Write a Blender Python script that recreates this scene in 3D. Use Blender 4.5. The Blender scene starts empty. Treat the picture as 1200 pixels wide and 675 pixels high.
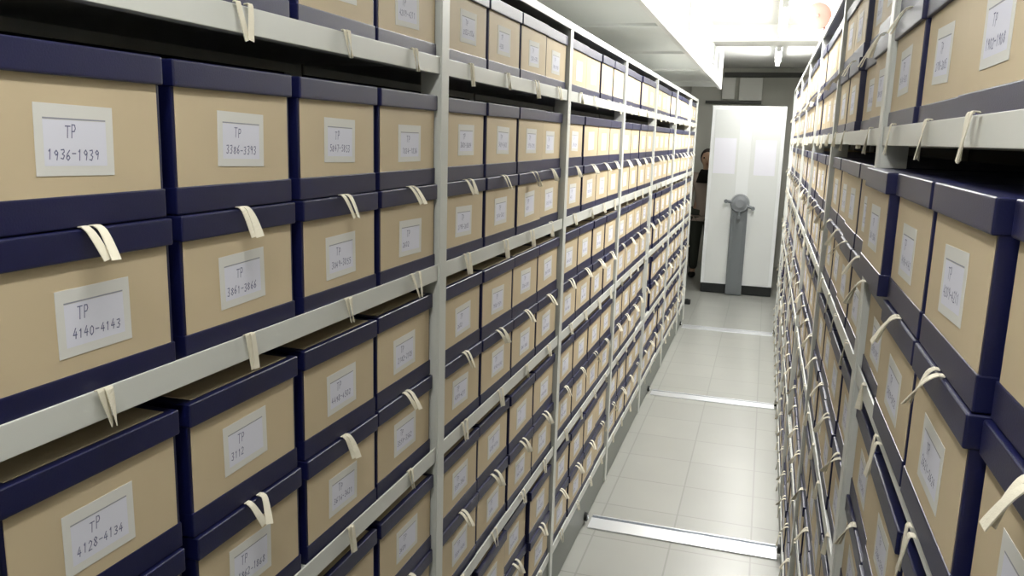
import bpy, bmesh, math, random
from mathutils import Vector, Matrix

# ------------------------------------------------------------------ scale and calibration
A = 0.6                                   # metres per unit: camera axis to the left rack's face
F_PX, W_PX = 948.25, 1200.0
YAW, PITCH, ROLL = math.radians(17.058), math.radians(10.709), math.radians(1.657)
ZF = 2.6253                               # camera height above the floor (units)
B = 0.283                                 # camera axis to the right rack's face (units)
def P(x, y, z):                           # units relative to the camera's foot axis -> metres, floor at 0
    return Vector((x * A, y * A, (z + ZF) * A))

scene = bpy.context.scene
C = scene.collection
rnd = random.Random(7)

# ------------------------------------------------------------------ materials
def mat(name, col, rough=0.5, spec=0.5, metal=0.0, bump=0.0, bscale=200.0, var=0.0, vscale=8.0, coat=0.0, emit=None, estr=0.0):
    m = bpy.data.materials.new(name); m.use_nodes = True
    nt = m.node_tree; b = nt.nodes['Principled BSDF']
    b.inputs['Base Color'].default_value = (*col, 1)
    b.inputs['Roughness'].default_value = rough
    b.inputs['Specular IOR Level'].default_value = spec
    b.inputs['Metallic'].default_value = metal
    if coat: b.inputs['Coat Weight'].default_value = coat
    if emit:
        b.inputs['Emission Color'].default_value = (*emit, 1); b.inputs['Emission Strength'].default_value = estr
    tc = None
    if bump or var:
        tc = nt.nodes.new('ShaderNodeTexCoord')
    if var:
        n = nt.nodes.new('ShaderNodeTexNoise'); n.inputs['Scale'].default_value = vscale; n.inputs['Detail'].default_value = 6
        nt.links.new(tc.outputs['Object'], n.inputs['Vector'])
        oi = nt.nodes.new('ShaderNodeObjectInfo')
        add = nt.nodes.new('ShaderNodeMath'); add.operation = 'ADD'
        ml = nt.nodes.new('ShaderNodeMath'); ml.operation = 'MULTIPLY'; ml.inputs[1].default_value = 0.5
        nt.links.new(oi.outputs['Random'], ml.inputs[0])
        nt.links.new(n.outputs['Fac'], add.inputs[0]); nt.links.new(ml.outputs[0], add.inputs[1])
        mr = nt.nodes.new('ShaderNodeMapRange')
        mr.inputs[1].default_value = 0.2; mr.inputs[2].default_value = 1.3
        mr.inputs[3].default_value = 1 - var; mr.inputs[4].default_value = 1 + var
        nt.links.new(add.outputs[0], mr.inputs[0])
        mx = nt.nodes.new('ShaderNodeMix'); mx.data_type = 'RGBA'; mx.blend_type = 'MULTIPLY'; mx.inputs[0].default_value = 1
        mx.inputs[6].default_value = (*col, 1)
        nt.links.new(mr.outputs[0], mx.inputs[7]); nt.links.new(mx.outputs[2], b.inputs['Base Color'])
    if bump:
        n2 = nt.nodes.new('ShaderNodeTexNoise'); n2.inputs['Scale'].default_value = bscale; n2.inputs['Detail'].default_value = 3
        nt.links.new(tc.outputs['Object'], n2.inputs['Vector'])
        bp = nt.nodes.new('ShaderNodeBump'); bp.inputs['Strength'].default_value = bump; bp.inputs['Distance'].default_value = 0.001
        nt.links.new(n2.outputs['Fac'], bp.inputs['Height']); nt.links.new(bp.outputs[0], b.inputs['Normal'])
    return m

M_TAN   = mat('tan_board', (0.56, 0.462, 0.306), 0.62, 0.35, var=0.07, vscale=9)
M_NAVY  = mat('navy_cloth', (0.0017, 0.0034, 0.043), 0.43, 0.60, bump=0.18, bscale=500)
M_PAPER = mat('label_paper', (0.68, 0.68, 0.65), 0.7, 0.3)
M_INNER = mat('label_print_area', (0.70, 0.71, 0.80), 0.7, 0.3)
M_LINE  = mat('label_rule', (0.30, 0.31, 0.36), 0.7, 0.3)
M_INK   = mat('label_ink', (0.15, 0.16, 0.27), 0.7, 0.3)
M_TAPE  = mat('cotton_tape', (0.72, 0.68, 0.56), 0.85, 0.2, bump=0.3, bscale=900)
M_STEEL = mat('rack_enamel', (0.62, 0.635, 0.60), 0.38, 0.5, bump=0.04, bscale=60)
M_SHELF = mat('shelf_enamel', (0.50, 0.515, 0.48), 0.45, 0.5)
M_BACK  = mat('rack_back_shade', (0.03, 0.031, 0.028), 0.8, 0.2)  # near-black: shade of the gaps above the boxes put into the colour
M_KICK  = mat('plinth_enamel', (0.20, 0.215, 0.195), 0.5, 0.4)
M_DARK  = mat('black_rubber', (0.010, 0.012, 0.012), 0.5, 0.4)
M_ALU   = mat('aluminium', (0.80, 0.82, 0.85), 0.30, 0.5, metal=0.75)
M_GROOV = mat('rail_groove', (0.12, 0.14, 0.17), 0.45, 0.5, metal=0.4)
M_CEIL  = mat('ceiling_paint', (0.82, 0.82, 0.80), 0.8, 0.3)
M_SOFF  = mat('soffit_enamel', (0.86, 0.88, 0.88), 0.32, 0.5)
M_SOFFW = mat('soffit_face', (0.85, 0.86, 0.86), 0.6, 0.4)
M_VENT  = mat('vent_enamel', (0.50, 0.51, 0.51), 0.5, 0.4)
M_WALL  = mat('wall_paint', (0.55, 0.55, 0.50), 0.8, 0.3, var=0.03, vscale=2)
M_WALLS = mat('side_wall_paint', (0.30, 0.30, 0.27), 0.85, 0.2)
M_PILL  = mat('pilaster_paint', (0.78, 0.78, 0.74), 0.7, 0.3)
M_TRIM  = mat('dark_trim', (0.06, 0.062, 0.055), 0.5, 0.4)
M_CAB   = mat('carriage_enamel', (0.78, 0.80, 0.81), 0.35, 0.5)
M_CABP  = mat('carriage_inset', (0.70, 0.72, 0.715), 0.4, 0.5)
M_HAND  = mat('handle_grey', (0.155, 0.17, 0.18), 0.45, 0.5)
M_HANDL = mat('handle_light_grey', (0.22, 0.235, 0.25), 0.45, 0.5)
M_SHEET = mat('notice_paper', (0.80, 0.80, 0.88), 0.7, 0.3)
M_TUBE  = mat('lit_tube', (0.9, 0.9, 0.9), 0.4, 0.3, emit=(1.0, 0.985, 0.94), estr=75.0)
M_FIXT  = mat('light_housing', (0.85, 0.85, 0.85), 0.45, 0.4)
M_SKIN  = mat('skin', (0.56, 0.36, 0.25), 0.5, 0.4)
M_HAIR  = mat('dark_hair', (0.020, 0.013, 0.010), 0.5, 0.4)
M_BLACK = mat('black_cloth', (0.012, 0.012, 0.010), 0.8, 0.2)
M_TAUPE = mat('taupe_cloth', (0.44, 0.36, 0.31), 0.8, 0.2)
M_TROU  = mat('dark_trousers', (0.045, 0.05, 0.04), 0.8, 0.2)
M_EYE   = mat('eye_dark', (0.02, 0.015, 0.012), 0.3, 0.5)
M_LIP   = mat('lip', (0.42, 0.18, 0.15), 0.5, 0.4)
M_PINK  = mat('pink_enamel', (0.56, 0.30, 0.26), 0.5, 0.4)
M_BROWN = mat('striker_brown', (0.16, 0.08, 0.065), 0.7, 0.2)

# floor: pale vinyl tiles with faint seams
M_FLOOR = bpy.data.materials.new('vinyl_tiles'); M_FLOOR.use_nodes = True
nt = M_FLOOR.node_tree; pb = nt.nodes['Principled BSDF']
tc = nt.nodes.new('ShaderNodeTexCoord'); mp = nt.nodes.new('ShaderNodeMapping')
mp.inputs['Location'].default_value = (0.2426, 0.06, 0)
nt.links.new(tc.outputs['Object'], mp.inputs['Vector'])
br = nt.nodes.new('ShaderNodeTexBrick'); br.offset = 0.0
br.inputs['Color1'].default_value = (0.285, 0.29, 0.268, 1); br.inputs['Color2'].default_value = (0.30, 0.305, 0.282, 1)
br.inputs['Mortar'].default_value = (0.225, 0.23, 0.21, 1)
br.inputs['Scale'].default_value = 1.0; br.inputs['Mortar Size'].default_value = 0.0035
br.inputs['Brick Width'].default_value = 0.305; br.inputs['Row Height'].default_value = 0.305
nt.links.new(mp.outputs[0], br.inputs['Vector'])
ns = nt.nodes.new('ShaderNodeTexNoise'); ns.inputs['Scale'].default_value = 4.0; ns.inputs['Detail'].default_value = 7
nt.links.new(tc.outputs['Object'], ns.inputs['Vector'])
mr = nt.nodes.new('ShaderNodeMapRange'); mr.inputs[3].default_value = 0.93; mr.inputs[4].default_value = 1.07
nt.links.new(ns.outputs['Fac'], mr.inputs[0])
mx = nt.nodes.new('ShaderNodeMix'); mx.data_type = 'RGBA'; mx.blend_type = 'MULTIPLY'; mx.inputs[0].default_value = 1
nt.links.new(br.outputs['Color'], mx.inputs[6]); nt.links.new(mr.outputs[0], mx.inputs[7])
nt.links.new(mx.outputs[2], pb.inputs['Base Color'])
pb.inputs['Roughness'].default_value = 0.30; pb.inputs['Specular IOR Level'].default_value = 0.5

# ------------------------------------------------------------------ mesh helpers
def box(bm, x0, x1, y0, y1, z0, z1, bev=0.0, mi=0, seg=2):
    r = bmesh.ops.create_cube(bm, size=1.0)
    vs = r['verts']
    for v in vs:
        v.co = Vector((x0 + (v.co.x + .5) * (x1 - x0), y0 + (v.co.y + .5) * (y1 - y0), z0 + (v.co.z + .5) * (z1 - z0)))
    fs = set(f for v in vs for f in v.link_faces)
    for f in fs: f.material_index = mi
    if bev:
        es = list(set(e for v in vs for e in v.link_edges))
        g = bmesh.ops.bevel(bm, geom=es, offset=bev, segments=seg, affect='EDGES', profile=0.6)
        for f in g['faces']: f.material_index = mi

def cyl(bm, p0, p1, r0, r1=None, n=16, mi=0, caps=True):
    p0, p1 = Vector(p0), Vector(p1); r1 = r0 if r1 is None else r1
    d = p1 - p0
    m = Matrix.Translation((p0 + p1) / 2) @ d.to_track_quat('Z', 'Y').to_matrix().to_4x4()
    r = bmesh.ops.create_cone(bm, cap_ends=caps, segments=n, radius1=r0, radius2=r1, depth=d.length, matrix=m)
    for f in set(f for v in r['verts'] for f in v.link_faces): f.material_index = mi

def ball(bm, c, r, sc=(1, 1, 1), mi=0, u=20, v=14):
    q = bmesh.ops.create_uvsphere(bm, u_segments=u, v_segments=v, radius=r, matrix=Matrix.Translation(c) @ Matrix.Diagonal((*sc, 1)))
    for f in set(f for w in q['verts'] for f in w.link_faces): f.material_index = mi; f.smooth = True
    return q['verts']

def mesh(name, bm, mats, smooth=False):
    me = bpy.data.meshes.new(name)
    bmesh.ops.recalc_face_normals(bm, faces=bm.faces[:])
    if smooth:
        for f in bm.faces: f.smooth = True
    bm.to_mesh(me); bm.free()
    for m in (mats if isinstance(mats, (list, tuple)) else [mats]): me.materials.append(m)
    return me

def link(name, data, parent=None, loc=(0, 0, 0)):
    o = bpy.data.objects.new(name, data); C.objects.link(o)
    if parent: o.parent = parent
    o.location = loc
    return o

def obj(name, bm, mats, parent=None, loc=(0, 0, 0), smooth=False):
    return link(name, mesh(name, bm, mats, smooth), parent, loc)

def tag(o, label, cat, group=None, kind=None):
    o['label'] = label; o['category'] = cat
    if group: o['group'] = group
    if kind: o['kind'] = kind
    return o

def struct(name, bm, mats, label=None):
    o = obj(name, bm, mats); o['kind'] = 'structure'
    if label: o['label'] = label
    return o

def empty(name, loc, label, cat, group=None):
    o = bpy.data.objects.new(name, None); C.objects.link(o); o.location = loc
    o.empty_display_size = 0.05
    return tag(o, label, cat, group)

# ------------------------------------------------------------------ camera
f = Vector((-math.sin(YAW) * math.cos(PITCH), math.cos(YAW) * math.cos(PITCH), -math.sin(PITCH)))
r = Vector((math.cos(YAW), math.sin(YAW), 0)); u = r.cross(f)
r2 = r * math.cos(ROLL) + u * math.sin(ROLL); u2 = -r * math.sin(ROLL) + u * math.cos(ROLL)
cam = bpy.data.cameras.new('camera'); cam.sensor_width = 36; cam.lens = 36 * F_PX / W_PX; cam.clip_start = 0.02
co = bpy.data.objects.new('camera', cam); C.objects.link(co)
mw = Matrix((r2, u2, -f)).transposed().to_4x4(); mw.translation = P(0, 0, 0)
co.matrix_world = mw
scene.camera = co
def proj(p):                               # metres -> pixels of the 1200x675 frame (for culling only)
    d = p - P(0, 0, 0); w = d.dot(f)
    if w < 0.05: return None
    return (600 + F_PX * d.dot(r2) / w, 337.5 - F_PX * d.dot(u2) / w)

# ------------------------------------------------------------------ room shell
ZC = 1.50
XL, XR, YN, YB = -1.66, 0.96, -2.2, 18.0
def slab(x0, x1, y0, y1, z0, z1, bev=0.0):
    bm = bmesh.new(); a, b_ = P(x0, y0, z0), P(x1, y1, z1)
    box(bm, a.x, b_.x, a.y, b_.y, a.z, b_.z, bev); return bm
struct('floor', slab(XL - .1, XR + .1, YN - .1, YB + .1, -ZF - .15, -ZF), M_FLOOR)
struct('ceiling', slab(XL - .1, XR + .1, YN - .1, YB + .1, ZC, ZC + .15), M_CEIL)
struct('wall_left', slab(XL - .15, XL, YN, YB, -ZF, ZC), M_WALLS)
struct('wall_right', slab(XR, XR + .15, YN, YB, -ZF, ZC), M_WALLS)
struct('wall_back', slab(XL - .15, XR + .15, YB, YB + .15, -ZF, ZC), M_WALL)
struct('wall_front', slab(XL - .15, XR + .15, YN - .15, YN, -ZF, ZC), M_WALL)
struct('ceiling_beam', slab(XL, XR, 11.4, 12.0, 1.29, ZC, 0.004), M_CEIL)
struct('trim_1', slab(-1.0, 0.62, YB - .12, YB, 1.315, 1.405, 0.004), M_TRIM)
struct('trim_2', slab(-1.35, -0.22, YB - .10, YB, 0.77, 0.83, 0.004), M_TRIM)
struct('column_1', slab(-0.68, -0.22, YB - .14, YB, 0.84, 1.30, 0.006), M_PILL)
struct('column_2', slab(-1.02, -0.76, YB - .14, YB, 0.86, 1.30, 0.006), M_PILL)

# boxed soffit (duct casing) above the left rack: ridged grey underside, white vented face
bm = bmesh.new()
S0, S1, SX, SZ = 0.2, 14.2, -0.825, 0.85
a, b_ = P(XL, S0, SZ + .03), P(SX - .02, S1, ZC); box(bm, a.x, b_.x, a.y, b_.y, a.z, b_.z, 0, 0)
a, b_ = P(SX - .05, S0, SZ - .01), P(SX, S1, ZC); box(bm, a.x, b_.x, a.y, b_.y, a.z, b_.z, .004, 1)
y = S0 + .1
while y < S1:
    a, b_ = P(XL, y, SZ + .005), P(SX - .05, y + .07, SZ + .04); box(bm, a.x, b_.x, a.y, b_.y, a.z, b_.z, .003, 0)
    y += 2.08
struct('ceiling_soffit', bm, [M_SOFF, M_SOFFW])
for k, y in enumerate((8.4, 9.8, 11.75, 13.0)):
    t = empty('air_vent', P(SX, y, 1.17), 'pale grey louvred vent on the white soffit face, ' +
              ('nearest of the row', 'second of the row', 'third of the row', 'farthest of the row')[k], 'vent', 'vents along the white soffit face')
    w, h = .42 * A, .26 * A
    bm = bmesh.new()
    for (y0, y1, z0, z1) in ((-w/2, w/2, -h/2, -h/2 + .015), (-w/2, w/2, h/2 - .015, h/2), (-w/2, -w/2 + .015, -h/2 + .015, h/2 - .015), (w/2 - .015, w/2, -h/2 + .015, h/2 - .015)):
        box(bm, 0.0005, .008, y0, y1, z0, z1, .001)
    obj('vent_frame', bm, M_SOFFW, t)
    bm = bmesh.new()
    n = 7
    for i in range(n):
        z0 = -h/2 + .015 + (h - .03) * i / n
        box(bm, .001, .006, -w/2 + .015, w/2 - .015, z0 + .003, z0 + (h - .03) / n - .002, .0008)
    obj('louvre', bm, M_VENT, t)

# ------------------------------------------------------------------ floor rails across the aisle
for nm, yc, wd, lab in (('first', 5.165, .19, 'nearest shiny aluminium rail strip across the floor'),
                   ('second', 8.26, .17, 'middle shiny aluminium rail strip across the floor'),
                   ('third', 11.52, .20, 'farthest shiny aluminium rail strip across the floor')):
    o = P(-0.30, yc, -ZF)
    t = empty('floor_rail', o, lab, 'rail', 'rails set across the aisle floor')
    bm = bmesh.new(); x0, x1 = (-0.97 + .30) * A, (B - .015 + .30) * A
    box(bm, x0, x1, -wd/2 * A, wd/2 * A * .62, 0.0002, .006, .0015)
    obj('rail_plate', bm, M_ALU, t)
    bm = bmesh.new(); box(bm, x0, x1, wd/2 * A * .64, wd/2 * A * 1.0, 0.0002, .0025, .0005)
    box(bm, x0, x1, wd/2 * A * 1.0, wd/2 * A * 1.12, 0.0002, .005, .0012, 1)
    obj('rail_groove', bm, [M_GROOV, M_ALU], t)

# ------------------------------------------------------------------ archive box, modelled once (front faces +x)
BW, BH, BD = 0.392 * A, 0.2745 * A, 0.345
LH, BASEH = 0.0475 * A, 0.0500 * A
bm = bmesh.new()
box(bm, -BD, 0, -BW/2, BW/2, 0, BH - .004, .0015)
box(bm, -.02, .0022, -BW/2 - .0004, BW/2 + .0004, 0.0002, BASEH, .0016)
ME_CASE = mesh('case', bm, M_NAVY)
bm = bmesh.new()
box(bm, -.001, .0009, -BW/2 + .005, BW/2 - .005, BASEH - .001, BH - LH + .001, .0004)
ME_FRONT = mesh('front_panel', bm, M_TAN)
bm = bmesh.new()
box(bm, -BD - .002, .0058, -BW/2 - .0012, BW/2 + .0012, BH - LH, BH, .0026, 0, 3)
ME_LID = mesh('lid', bm, M_NAVY)
bm = bmesh.new()
box(bm, -BD + .012, -.004, -BW/2 + .013, BW/2 - .013, BH - .0008, BH + .0006, .0002)
ME_TOP = mesh('lid_top_panel', bm, M_TAN)

# handwriting strokes for the labels
GL = {
 '0': [[(.5,1),(.15,.8),(.1,.3),(.45,0),(.85,.25),(.85,.75),(.5,1)]], '1': [[(.25,.8),(.5,1),(.5,0)]],
 '2': [[(.1,.8),(.45,1),(.85,.8),(.75,.5),(.1,0),(.9,.02)]], '3': [[(.1,.95),(.7,1),(.8,.75),(.4,.52),(.85,.35),(.6,0),(.1,.08)]],
 '4': [[(.6,1),(.1,.35),(.9,.35)],[(.7,.65),(.65,0)]], '5': [[(.85,1),(.25,1),(.2,.6),(.7,.6),(.85,.3),(.6,0),(.1,.06)]],
 '6': [[(.75,1),(.25,.6),(.12,.2),(.5,0),(.85,.25),(.55,.5),(.15,.3)]], '7': [[(.1,1),(.9,1),(.4,0)]],
 '8': [[(.5,.55),(.15,.8),(.5,1),(.85,.8),(.5,.55),(.1,.25),(.5,0),(.9,.25),(.5,.55)]], '9': [[(.85,.7),(.5,.5),(.15,.75),(.5,1),(.85,.75),(.7,0)]],
 '-': [[(.1,.5),(.9,.5)]], 'T': [[(0,1),(1,1)],[(.5,1),(.5,0)]], 'P': [[(.15,0),(.15,1),(.7,.98),(.85,.72),(.65,.5),(.15,.48)]],
 '/': [[(.8,1),(.2,0)]]}
def stroke(bm, p, q, w, x, mi):
    p, q = Vector(p), Vector(q); d = q - p
    if d.length < 1e-6: return
    d.normalize(); n = Vector((-d.y, d.x)) * w / 2; p = p - d * w * .3; q = q + d * w * .3
    vs = [bm.verts.new((x, c.x, c.y)) for c in (p - n, q - n, q + n, p + n)]
    fc = bm.faces.new(vs); fc.material_index = mi
def write(bm, txt, y0, z0, cw, ch, x, rg, slant=.12):
    y = y0
    for ch_ in txt:
        jy, jz, js = rg.uniform(-.06, .06) * cw, rg.uniform(-.07, .07) * ch, rg.uniform(.88, 1.1)
        for line in GL.get(ch_, []):
            pts = [(y + jy + (a_ * .78 + slant * b2) * cw, z0 + jz + b2 * ch * js) for a_, b2 in line]
            for p_, q_ in zip(pts, pts[1:]): stroke(bm, p_, q_, .0011, x, 3)
        y += cw
LABW, LABH = .158 * A, .106 * A
def label_mesh(i):
    rg = random.Random(100 + i); bm = bmesh.new(); w, h = LABW, LABH
    box(bm, 0.0001, .0005, -w/2, w/2, -h/2, h/2, 0, 0)
    def quad(y0, y1, z0, z1, x, mi):
        fc = bm.faces.new([bm.verts.new((x, a_, b2)) for a_, b2 in ((y0, z0), (y1, z0), (y1, z1), (y0, z1))]); fc.material_index = mi
    iw, ih = w * .40, h * .36
    quad(-iw, iw, -ih, ih * .78, .00058, 1)
    quad(-iw, iw, ih * .80, ih * .86, .00062, 2)
    cw = w * .074
    write(bm, 'TP', -w * .20 + rg.uniform(-.05, .06) * w, h * .03, cw * 1.1, h * .175, .0007, rg)
    a0 = rg.randrange(1800, 5900); txt = '%04d-%04d' % (a0, a0 + rg.randrange(1, 9))
    if i % 5 == 2: txt = txt[:4]
    write(bm, txt, -w * .37 + rg.uniform(0, .06) * w, -h * .25 + rg.uniform(-.03, .03) * h, cw, h * .145, .0007, rg)
    return mesh('label', bm, [M_PAPER, M_INNER, M_LINE, M_INK])
ME_LABEL = [label_mesh(i) for i in range(45)]

# cotton pull tapes: a loop hanging from the seam under the box
def strip(bm, pts, w, tw):
    # flat cotton tape swept along pts (x, y, z); tw(t) turns it about its own length
    prev = None
    for i, p_ in enumerate(pts):
        p_ = Vector(p_); d = (Vector(pts[min(len(pts) - 1, i + 1)]) - Vector(pts[max(0, i - 1)])).normalized()
        n = Vector((0, 1, 0)); n = (n - d * n.dot(d)).normalized(); bn = d.cross(n)
        a_ = tw(i / (len(pts) - 1)); n, bn = n * math.cos(a_) + bn * math.sin(a_), bn * math.cos(a_) - n * math.sin(a_)
        cur = [bm.verts.new(p_ + n * w / 2 * k1 + bn * .0005 * k2) for k1, k2 in ((1, -1), (1, 1), (-1, 1), (-1, -1))]
        if prev:
            for k in range(4): bm.faces.new((prev[k], prev[(k + 1) % 4], cur[(k + 1) % 4], cur[k]))
        else: bm.faces.new(cur)
        prev = cur
    bm.faces.new(prev[::-1])
def tape_mesh(i, rail):
    rg = random.Random(300 + i + 50 * rail); bm = bmesh.new()
    L = rg.uniform(.030, .040) if not rail else rg.uniform(.036, .047)
    out = rg.uniform(.012, .024) if not rail else rg.uniform(.002, .008)
    sp = rg.choice((.004, .007, .011, .014)); sh = rg.uniform(-.006, .008); w = rg.uniform(.0085, .0105)
    z0 = .0098 if rail else .0012
    xs = .0115 if rail else .0098
    tws = rg.uniform(-1.1, 1.1)
    def strand(y0, y1, x, k_):
        pts = []
        if rail: pts += [(.0072, y0, z0 - .001), (.0080, y0, z0), (xs * .92 + x, y0, z0 + .0003)]
        else: pts += [(.0030, y0, z0), (.0070 + x * .5, y0, z0 + .0002)]
        n = 9
        for k in range(n + 1):
            t = k / n
            pts.append((xs + x + out * (t ** .9) * k_, y0 + (y1 - y0) * t ** 1.15 + math.sin(t * 3) * sh * .15, z0 - .0015 - (L - .002) * t ** (1.0 if rail else 1.25)))
        strip(bm, pts, w, lambda t: tws * max(0, t - .25) * 1.3 * k_)
    strand(-sp, sh, 0, .85)
    strand(sp, sh + .003, .0020, 1.05)
    return mesh('pull_tape', bm, M_TAPE)
ME_TAPE = [[tape_mesh(i, k) for i in range(7)] for k in (0, 1)]

LABZ = (BASEH + BH - LH) / 2 - .004
ORD = ['first', 'second', 'third', 'fourth', 'fifth', 'sixth', 'seventh', 'eighth', 'ninth', 'tenth']

# ------------------------------------------------------------------ racks
L_RAIL = [.2328, -.4234, -1.0562, -1.6872, -2.3240]      # top edge of each shelf lip
R_RAIL = [.0475, -.5950, -1.2300, -1.8650, -2.4750]
LIP = .0525
L_POST = [.787 + 1.7 * k for k in range(7)] + [11.93]     # far edge of each front post
R_POST = [.705 + 1.7 * k for k in range(7)] + [11.90]
PWID = .060
DEP = .56                                                 # rack depth (units)

def rack(side):
    left = side == 'left'
    s = 1 if left else -1
    Xf = -1.0 if left else B
    rails = L_RAIL if left else R_RAIL
    posts = L_POST if left else R_POST
    top = .565 if left else .700
    LP = LIP if left else .047
    org = P(Xf, posts[0], -ZF)
    t = empty('shelving_rack', org,
              'long pale grey steel shelving rack filled with boxes, along the left of the aisle' if left else
              'long pale grey steel shelving rack filled with boxes, along the right of the aisle', 'rack')
    def loc(x, y, z): return P(x, y, z) - org
    def bx(bm, d0, d1, y0, y1, z0, z1, bev=0.0, mi=0):    # d = distance behind the face, units
        a_, b2 = loc(Xf - s * d1, y0, z0), loc(Xf - s * d0, y1, z1)
        box(bm, min(a_.x, b2.x), max(a_.x, b2.x), a_.y, b2.y, a_.z, b2.z, bev, mi)
    zb = rails[-1] - LIP
    for k, yf in enumerate(posts):
        bm = bmesh.new()
        bx(bm, -.006, .000, yf - PWID, yf, -ZF + .02, top - .006, .0012)
        bx(bm, .000, .065, yf - PWID, yf - PWID + .006, -ZF + .02, top - .012, .0006)
        bx(bm, .059, .065, yf - PWID + .006, yf - .012, -ZF + .02, top - .012, .0006)
        obj('post', bm, M_STEEL, t)
        bm = bmesh.new()
        bx(bm, DEP - .03, DEP, yf - PWID, yf, -ZF + .02, top - .012, .0008)
        obj('rear_post', bm, M_SHELF, t)
    for k in range(len(posts) - 1):
        y0, y1 = posts[k] + .001, posts[k + 1] - PWID - .001
        for zt in rails:
            bm = bmesh.new()
            bx(bm, .000, .005, y0, y1, zt - LP, zt, .0008)
            bx(bm, .005, DEP - .032, y0, y1, zt - .0235, zt - .0135, .0004, 1)
            bx(bm, .005, .03, y0, y1, zt - LP, zt - LP + .004, .0003)
            bx(bm, DEP - .038, DEP - .032, y0, y1, zt - LIP, zt - .0235, .0003, 1)
            obj('shelf', bm, [M_STEEL, M_SHELF], t)
    # cover along the top, plinth along the floor
    bm = bmesh.new()
    bx(bm, -.008, .004, posts[0] - PWID, posts[-1], top - .036, top, .0016)
    bx(bm, .004, DEP, posts[0] - PWID, posts[-1], top - .012, top - .002, .0006, 1)
    obj('top_cover', bm, [M_STEEL, M_SHELF], t)
    bm = bmesh.new()
    bx(bm, .004, DEP - .04, posts[0], posts[-1], -ZF + .012, zb - .002, .0016)
    obj('plinth', bm, M_KICK, t)
    # closed end panel at the far end, back sheet behind the boxes coloured dark for shade
    bm = bmesh.new(); bx(bm, .0, DEP, posts[-1] + .002, posts[-1] + .022, -ZF + .015, top - .014, .0015)
    obj('end_panel', bm, M_STEEL, t)
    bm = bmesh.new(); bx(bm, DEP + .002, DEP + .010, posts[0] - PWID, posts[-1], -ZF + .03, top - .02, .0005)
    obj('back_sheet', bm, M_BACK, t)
    # running wheels where the plinth meets each floor rail
    for yc in (5.165, 8.26, 11.52):
        bm = bmesh.new()
        c = loc(Xf - s * .004, yc - .03, -ZF + .05)
        cyl(bm, (c.x - .012 * 1, c.y, c.z), (c.x + .012, c.y, c.z), .018, n=20)
        cyl(bm, (c.x - .016, c.y, c.z), (c.x + .016, c.y, c.z), .007, n=14, mi=1)
        obj('wheel', bm, [M_DARK, M_ALU], t)
rack('left'); rack('right')

# ------------------------------------------------------------------ the boxes
slots = []        # (area, spec)
def add_slots(side):
    left = side == 'left'; s = 1 if left else -1
    Xf = -1.0 if left else B
    rails = L_RAIL if left else R_RAIL
    posts = L_POST if left else R_POST
    rg = random.Random(11 if left else 12)
    for k in range(len(posts) - 1):
        n = 4 if posts[k + 1] - posts[k] > 1.2 else 2
        y0 = posts[k] + (.010 if left else -.002); pitch = (posts[k + 1] - PWID - .008 - y0) / n if n == 4 else .42
        for sh, zt in enumerate(rails):
            for layer in (0, 1):                           # 0 lower, 1 upper
                if left and sh == 0 and layer == 1: continue
                for j in range(n):
                    y = y0 + pitch * (j + .5)
                    cj = random.Random(k * 1000 + sh * 50 + j + (7 if left else 0))
                    off = .010 + cj.uniform(-.003, .006) + (.002 if layer else 0)
                    if left and sh >= 2: off += .003
                    if cj.random() < .06: off += cj.uniform(.008, .02)
                    note = ''
                    if not left:
                        if sh == 1 and k == 0 and j == 0 and layer == 1: off = .013; note = 'pushed-back '
                        if sh == 1 and k == 0 and j in (1, 2): off = -.004
                        if sh == 1 and k == 0 and j == 3 and layer == 1: off = -.022; note = 'jutting '
                    z = zt - .0135 + .0004 + layer * (.276 + .0004)
                    org = P(Xf - s * off, y + rg.uniform(-.0022, .0022), z)
                    spec = dict(sy=.945 if (left and k == 0 and j < 3) else 1.0, side=side, bay=k, shelf=sh, layer=layer, col=j, n=n, loc=org, rot=(0 if left else math.pi) + rg.uniform(-.006, .006), note=note,
                                lab=(len(slots) * 7 + k) % 45, tape=rg.randrange(7), ly=rg.uniform(-.008, .008), lz=rg.uniform(-.004, .004), lr=rg.uniform(-.035, .035), ty=rg.uniform(-.008, .008))
                    tot = vis = 0; pts = []
                    for a_ in range(7):
                        for b2 in range(7):
                            p_ = org + Vector((0, (a_ / 6 - .5) * BW, b2 / 6 * BH)); q = proj(p_)
                            tot += 1
                            if q and -2 <= q[0] <= 1202 and -2 <= q[1] <= 677: vis += 1
                    cs = [proj(org + Vector((0, dy, dz))) for dy, dz in ((-BW/2, 0), (BW/2, 0), (BW/2, BH), (-BW/2, BH))]
                    if vis == 0 or None in cs:
                        if not (vis == 0 and None in cs) and vis: pass
                        if vis == 0: continue
                    ar = 0
                    if None not in cs:
                        for i in range(4): ar += cs[i][0] * cs[(i + 1) % 4][1] - cs[(i + 1) % 4][0] * cs[i][1]
                        ar = abs(ar) / 2
                    else: ar = 1e5
                    slots.append((ar * vis / tot, len(slots), spec))
add_slots('left'); add_slots('right')
slots.sort(key=lambda q: (-q[0], q[1]))
KEEP = 300

def parts_of(sp):
    rail = 1 if sp['layer'] == 0 else 0
    lm = Matrix.Translation((.0009, sp['ly'], LABZ + sp['lz'])) @ Matrix.Rotation(sp['lr'], 4, 'X')
    return [('case', ME_CASE, Matrix()), ('front_panel', ME_FRONT, Matrix()), ('lid', ME_LID, Matrix()),
            ('label', ME_LABEL[sp['lab']], lm), ('pull_tape', ME_TAPE[rail][sp['tape']], Matrix.Translation((0, sp['ty'], 0)))]

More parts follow.
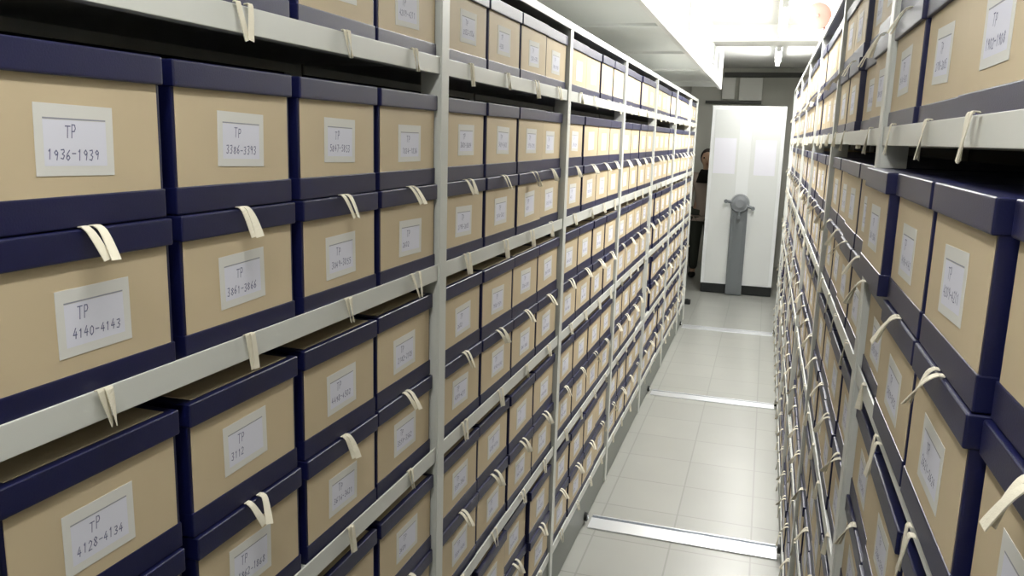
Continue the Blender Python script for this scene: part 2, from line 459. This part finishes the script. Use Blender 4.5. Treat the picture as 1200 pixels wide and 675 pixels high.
def where(sp):
    left = sp['side'] == 'left'
    ns = len(L_RAIL) if left else len(R_RAIL)
    lay = 'upper layer' if sp['layer'] else 'lower layer'
    shelf = ('top shelf' if sp['shelf'] == 0 else ORD[sp['shelf']] + ' shelf down' if sp['shelf'] < ns - 1 else 'bottom shelf')
    if left and sp['shelf'] == 0: lay = ''
    if sp['bay'] == 0:
        pos = ORD[sp['n'] - 1 - sp['col']] + ' before the nearest post'
        if sp['n'] - 1 - sp['col'] == 0: pos = 'just before the nearest post'
    else:
        pn = 'nearest' if sp['bay'] == 1 else ORD[sp['bay'] - 1]
        pos = ORD[sp['col']] + ' past the ' + pn + ' post'
    txt = '%snavy-edged tan box, %s rack, %s, %s, %s' % (sp['note'], sp['side'], shelf, lay, pos)
    return txt.replace(', ,', ',')

first = None
protos = {}
rest = []
for i, (ar, _, sp) in enumerate(slots):
    if i >= KEEP: rest.append(sp); continue
    ns = len(L_RAIL)
    root = empty('archive_box', sp['loc'], where(sp), 'box', 'archive boxes on the %s rack' % sp['side'])
    root.rotation_euler = (0, 0, sp['rot']); root.scale = (1, sp['sy'], 1)
    for nm, me, mx_ in parts_of(sp):
        if nm not in protos:
            protos[nm] = link(nm, me); ch = protos[nm]
        else:
            ch = protos[nm].copy(); ch.data = me; C.objects.link(ch)
        ch.parent = root; ch.matrix_local = mx_
        if nm == 'lid':
            lid = ch
            if (sp['side'] == 'left' and sp['shelf'] >= 2 and sp['layer'] == 1):  # right-rack lids here get none: bare navy stands in for shade
                tp = protos['lid_top_panel'].copy() if 'lid_top_panel' in protos else None
                if tp is None: tp = protos['lid_top_panel'] = link('lid_top_panel', ME_TOP)
                else: C.objects.link(tp)
                tp.parent = lid

if rest:
    bm = bmesh.new(); mats = [M_NAVY, M_TAN, M_PAPER, M_INNER, M_LINE, M_INK, M_TAPE]
    idx = {m.name: k for k, m in enumerate(mats)}
    for sp in rest:
        base = Matrix.Translation(sp['loc']) @ Matrix.Rotation(sp['rot'], 4, 'Z')
        for nm, me, mx_ in parts_of(sp) + [('top', ME_TOP, Matrix())]:
            nv = len(bm.verts); nf = len(bm.faces)
            bm.from_mesh(me)
            bm.verts.ensure_lookup_table(); bm.faces.ensure_lookup_table()
            T = base @ mx_
            for v in bm.verts[nv:]: v.co = T @ v.co
            for fc in bm.faces[nf:]: fc.material_index = idx[me.materials[fc.material_index].name]
    me = bpy.data.meshes.new('distant_archive_boxes'); bm.to_mesh(me); bm.free()
    for m in mats: me.materials.append(m)
    tag(link('distant_archive_boxes', me), 'mass of small distant tan boxes with pale tapes, far along the right rack', 'boxes', kind='stuff')

# ------------------------------------------------------------------ mobile carriage end at the end of the aisle
CY = 14.40
org = P(-.365, CY, -ZF)
t = empty('shelving_carriage', org, 'white end panel of a mobile shelving unit with grey crank, closing the aisle', 'shelving unit')
wl, wr, zt, zb = -.955 + .365, .245 + .365, (.585 + ZF), .17
bm = bmesh.new(); box(bm, wl * A, wr * A, 0, .045, zb * A, zt * A, .006)
box(bm, (wl + .03) * A, (wr - .03) * A, .045, .62, zb * A, (zt - .03) * A, .004)
obj('end_panel', bm, M_CAB, t)
for x0, x1 in ((wl + .06, -.115), (.085, wr - .06)):
    bm = bmesh.new(); box(bm, x0 * A, x1 * A, -.004, .0005, (zb + .03) * A, (zt - .06) * A, .002)
    obj('inset_panel', bm, M_CABP, t)
bm = bmesh.new(); box(bm, (wl + .01) * A, (wr - .005) * A, .006, .66, .004, (zb - .002) * A, .004)
obj('base', bm, M_DARK, t)
hc = -.02                                                   # crank column centre (units from panel origin)
zh = (-1.03 + ZF) * A
bm = bmesh.new()
box(bm, (hc - .135) * A, (hc + .135) * A, -.055, -.0045, .006, zh - .02, .006)
box(bm, (hc - .085) * A, (hc + .085) * A, -.060, -.056, .03, zh - .06, .002)
obj('crank_column', bm, M_HAND, t)
hd = link('crank_wheel', None and None or mesh('crank_wheel', (lambda b_: (cyl(b_, (hc * A, -.10, zh), (hc * A, -.056, zh), .085, .095, 32),
      cyl(b_, (hc * A, -.112, zh), (hc * A, -.1, zh), .04, .075, 24), b_)[-1])(bmesh.new()), M_HANDL), t)
for ang in (172, -18, -90):
    bm = bmesh.new(); a_ = math.radians(ang)
    c0 = Vector((hc * A, -.085, zh)); d = Vector((math.cos(a_), 0, math.sin(a_)))
    cyl(bm, c0 + d * .07, c0 + d * .145, .017, .015, 14)
    cyl(bm, c0 + d * .138 + Vector((0, .012, 0)), c0 + d * .138 + Vector((0, -.05, 0)), .018, .02, 16)
    obj('crank_arm', bm, M_HAND, hd)
for k, (x0, x1, z0, z1, lb) in enumerate(((-.88, -.52, -.545, .05, 'white paper notice taped on the carriage panel, left of its grey crank column'),
                                     (-.21, .13, -.555, .03, 'white paper notice taped on the carriage panel, right of its grey crank column'))):
    bm = bmesh.new(); pa, pb_ = P(x0, CY, z0), P(x1, CY, z1)
    box(bm, pa.x, pb_.x, pa.y - .0052, pa.y - .0043, pa.z, pb_.z, 0)
    tag(obj('paper_notice', bm, M_SHEET), lb, 'paper', 'notices on the carriage panel')

# small rubber stop on the floor near the far end of the left rack
bm = bmesh.new(); c = P(-1.06, 13.2, -ZF)
box(bm, c.x - .032, c.x + .032, c.y - .03, c.y + .03, c.z + .0005, c.z + .045, .008)
cyl(bm, (c.x, c.y, c.z + .044), (c.x, c.y, c.z + .05), .012, n=12)
tag(obj('floor_stop', bm, M_DARK), 'small black rubber stop block on the floor beyond the left rack', 'floor stop')

# round alarm bell hanging under the ceiling above the right rack
o = P(0.378, 9.400, 1.312)
t = empty('alarm_bell', o, 'pinkish round alarm bell hanging under the ceiling above the right rack', 'alarm bell')
bm = bmesh.new(); vs = ball(bm, (0, 0, 0), .082, (1, .45, 1.0), u=32, v=20)
bmesh.ops.delete(bm, geom=[v for v in vs if v.co.y > .012], context='VERTS')
cyl(bm, (0, -.041, 0), (0, -.034, 0), .012, n=14)
obj('gong', bm, M_PINK, t, smooth=True)
bm = bmesh.new(); cyl(bm, (0, .006, 0), (0, .05, 0), .055, n=24)
box(bm, -.02, .02, .018, .04, .03, P(0, 0, ZC).z - o.z - .0005, .003)
obj('mount', bm, M_FIXT, t)
bm = bmesh.new(); cyl(bm, (.03, .010, -.045), (.052, -.004, -.078), .006, n=10); ball(bm, (.054, -.006, -.080), .012, u=12, v=8)
obj('striker', bm, M_BROWN, t)

# ------------------------------------------------------------------ fluorescent battens
def batten(x, y0, y1, z, lab, power, grp='fluorescent battens on the ceiling'):
    o = P(x, (y0 + y1) / 2, z); L = (y1 - y0) * A
    t = empty('batten_light', o, lab, 'light', grp)
    bm = bmesh.new(); zc = P(0, 0, ZC).z - o.z
    box(bm, -.030, .030, -L/2, L/2, .018, .058, .004)
    for yy in (-L * .3, L * .3): cyl(bm, (0, yy, .057), (0, yy, zc - .001), .008, n=12)
    obj('housing', bm, M_FIXT, t)
    bm = bmesh.new(); cyl(bm, (0, -L/2 + .03, 0), (0, L/2 - .03, 0), .016, n=16)
    obj('tube', bm, M_TUBE, t, smooth=True)
    for s in (-1, 1):
        bm = bmesh.new(); box(bm, -.02, .02, s * (L/2 - .015) - .013, s * (L/2 - .015) + .013, -.018, .019, .003)
        obj('lamp_holder', bm, M_FIXT, t)
    ld = bpy.data.lights.new('tube_light', 'AREA'); ld.shape = 'RECTANGLE'; ld.size = .10; ld.size_y = L; ld.energy = power; ld.color = (1.0, .985, .95)
    lo = bpy.data.objects.new('tube_light', ld); C.objects.link(lo); lo.parent = t; lo.location = (0, 0, -.022)
batten(.045, 8.6, 11.0, 1.32, 'bright white fluorescent batten hanging below the ceiling, before the ceiling beam', 48)
batten(.03, 12.9, 15.3, 1.34, 'bright white fluorescent batten on the ceiling behind the ceiling beam', 12)
batten(.02, 4.6, 7.0, 1.32, 'bright white fluorescent batten overhead, above the middle of the aisle', 34)
batten(-.36, -0.9, 1.3, 1.32, 'unseen fill batten added overhead to brighten the near end of the aisle', 4.5)  # fill lamp added out of view to lift the near boxes

# ------------------------------------------------------------------ person half hidden behind the carriage
def skin_mesh(name, verts, edges, radii, m, parent, sub=2, root=0):
    me = bpy.data.meshes.new(name); me.from_pydata(verts, edges, [])
    o = bpy.data.objects.new(name, me); C.objects.link(o)
    md = o.modifiers.new('skin', 'SKIN'); md.use_smooth_shade = True
    sv = me.skin_vertices[0].data
    for i, rr in enumerate(radii):
        sv[i].radius = rr if isinstance(rr, tuple) else (rr, rr)
        sv[i].use_root = (i == root)
    sd = o.modifiers.new('sub', 'SUBSURF'); sd.levels = sub; sd.render_levels = sub
    dg = bpy.context.evaluated_depsgraph_get(); dg.update()
    nm = bpy.data.meshes.new_from_object(o.evaluated_get(dg)); nm.name = name
    bpy.data.objects.remove(o); nm.materials.clear(); nm.materials.append(m)
    for p_ in nm.polygons: p_.use_smooth = True
    return link(name, nm, parent)
pt = empty('person', P(-1.085, 16.0, -ZF), 'person with dark hair and black collar standing half hidden behind the white carriage panel', 'person')
K = 1.445 / 1.70                                              # the figure is about 1.5 m tall
V, Ed, Rd = [], [], []
def jv(x, y, z, rr, par=None):
    V.append((x * K, y * K, z * K)); Rd.append(rr * K if not isinstance(rr, tuple) else (rr[0] * K, rr[1] * K))
    if par is not None: Ed.append((par, len(V) - 1))
    return len(V) - 1
pel = jv(0, 0, .93, .125)
ab = jv(0, 0, 1.08, .115, pel); chs = jv(0, 0, 1.26, (.15, .11), ab); nk = jv(0, .0, 1.42, .055, chs); nk2 = jv(0, -.01, 1.50, .05, nk)
hd0 = jv(0, -.02, 1.58, .080, nk2); hd1 = jv(0, -.015, 1.66, .072, hd0)
feet = {}
for s in (-1, 1):
    h_ = jv(.09 * s, 0, .86, .09, pel); kn = jv(.10 * s, -.02, .48, .058, h_); an = jv(.10 * s, .01, .09, .038, kn)
    ft = jv(.11 * s, -.13, .035, .034, an)
    sh_ = jv(.17 * s, 0, 1.37, .055, chs); el = jv(.23 * s, .03, 1.10, .042, sh_)
    wr_ = jv(.22 * s, -.10, .90, .028, el); pm = jv(.215 * s, -.13, .83, .030, wr_)
    for q in range(4):
        kx = (.215 * s) + (q - 1.5) * .018
        f1 = jv(kx, -.14 - .004 * q, .79, .0105, pm); jv(kx, -.135, .745 + (.012 if q in (0, 3) else 0), .009, f1)
    th = jv(.195 * s - .02 * s, -.165, .82, .011, wr_); jv(.18 * s - .02 * s, -.18, .79, .010, th)
body = skin_mesh('body', V, Ed, Rd, M_SKIN, pt, 1)
# face
bm = bmesh.new()
hz = 1.60 * K
ball(bm, (0, -.015, hz + .01), .088 * K, (.92, 1.05, 1.25))
ball(bm, (0, -.112 * K, hz - .005), .014, (.8, 1.1, 1.4)); 
for s in (-1, 1):
    ball(bm, (.036 * s, -.094 * K, hz + .022), .0095, mi=1, u=12, v=8)
    ball(bm, (.082 * K * s, .0, hz), .018, (.4, .8, 1.3), u=12, v=8)
ball(bm, (0, -.098 * K, hz - .045), .016, (1.2, .5, .35), mi=2, u=12, v=8)
obj('face', bm, [M_SKIN, M_EYE, M_LIP], body)
bm = bmesh.new()
vs = ball(bm, (0, .012, hz + .028), .100 * K, (.98, 1.02, 1.18), u=24, v=18)
dl = [v for v in vs if (v.co.y < -.045 and v.co.z < hz + .075)]
bmesh.ops.delete(bm, geom=dl, context='VERTS')
obj('hair', bm, M_HAIR, pt)
def garment(name, ids, ed, m, grow, sub=2, root=0):
    mp_ = {k: i for i, k in enumerate(ids)}
    vv = [V[k] for k in ids]; rr = [Rd[k] if isinstance(Rd[k], tuple) else (Rd[k], Rd[k]) for k in ids]
    return skin_mesh(name, vv, [(mp_[a_], mp_[b2]) for a_, b2 in ed], [(q[0] + grow, q[1] + grow) for q in rr], m, pt, 1, root)
def chain(*c): return list(zip(c, c[1:]))
# indices: left-side block starts at 7, right-side block after it
blk = (len(V) - 7) // 2
hem = jv(0, 0, .86, .150)
L0, R0 = 7, 7 + blk
garment('jacket', [0, hem, 1, 2, L0 + 4, L0 + 5, L0 + 6, R0 + 4, R0 + 5, R0 + 6], [(0, hem)] + chain(0, 1, 2) + [(2, L0 + 4), (L0 + 4, L0 + 5), (L0 + 5, L0 + 6), (2, R0 + 4), (R0 + 4, R0 + 5), (R0 + 5, R0 + 6)], M_TAUPE, .018)
garment('trousers', [0, L0, L0 + 1, L0 + 2, R0, R0 + 1, R0 + 2], [(0, L0), (L0, L0 + 1), (L0 + 1, L0 + 2), (0, R0), (R0, R0 + 1), (R0 + 1, R0 + 2)], M_TROU, .020)
bm = bmesh.new()
cyl(bm, (0, -.005, 1.30 * K), (0, -.01, 1.47 * K), .155 * K, .080 * K, 28)
obj('collar', bm, M_BLACK, pt, smooth=True)
for s in (-1, 1):
    bm = bmesh.new(); ball(bm, (.105 * s * K, -.055, .036), .05, (.85, 2.2, .7), mi=0)
    for v in bm.verts:
        if v.co.z < .004: v.co.z = .002
    obj('shoe', bm, M_BLACK, pt)

# ------------------------------------------------------------------ world, view
w = bpy.data.worlds.new('world'); scene.world = w; w.use_nodes = True
w.node_tree.nodes['Background'].inputs[0].default_value = (.9, .93, 1, 1); w.node_tree.nodes['Background'].inputs[1].default_value = 0.05
vs_ = scene.view_settings
vs_.view_transform = 'Standard'; vs_.look = 'None'; vs_.gamma = 1.0; vs_.use_curve_mapping = False
vs_.exposure = 0.0
scene.cycles.max_bounces = 10; scene.cycles.diffuse_bounces = 6
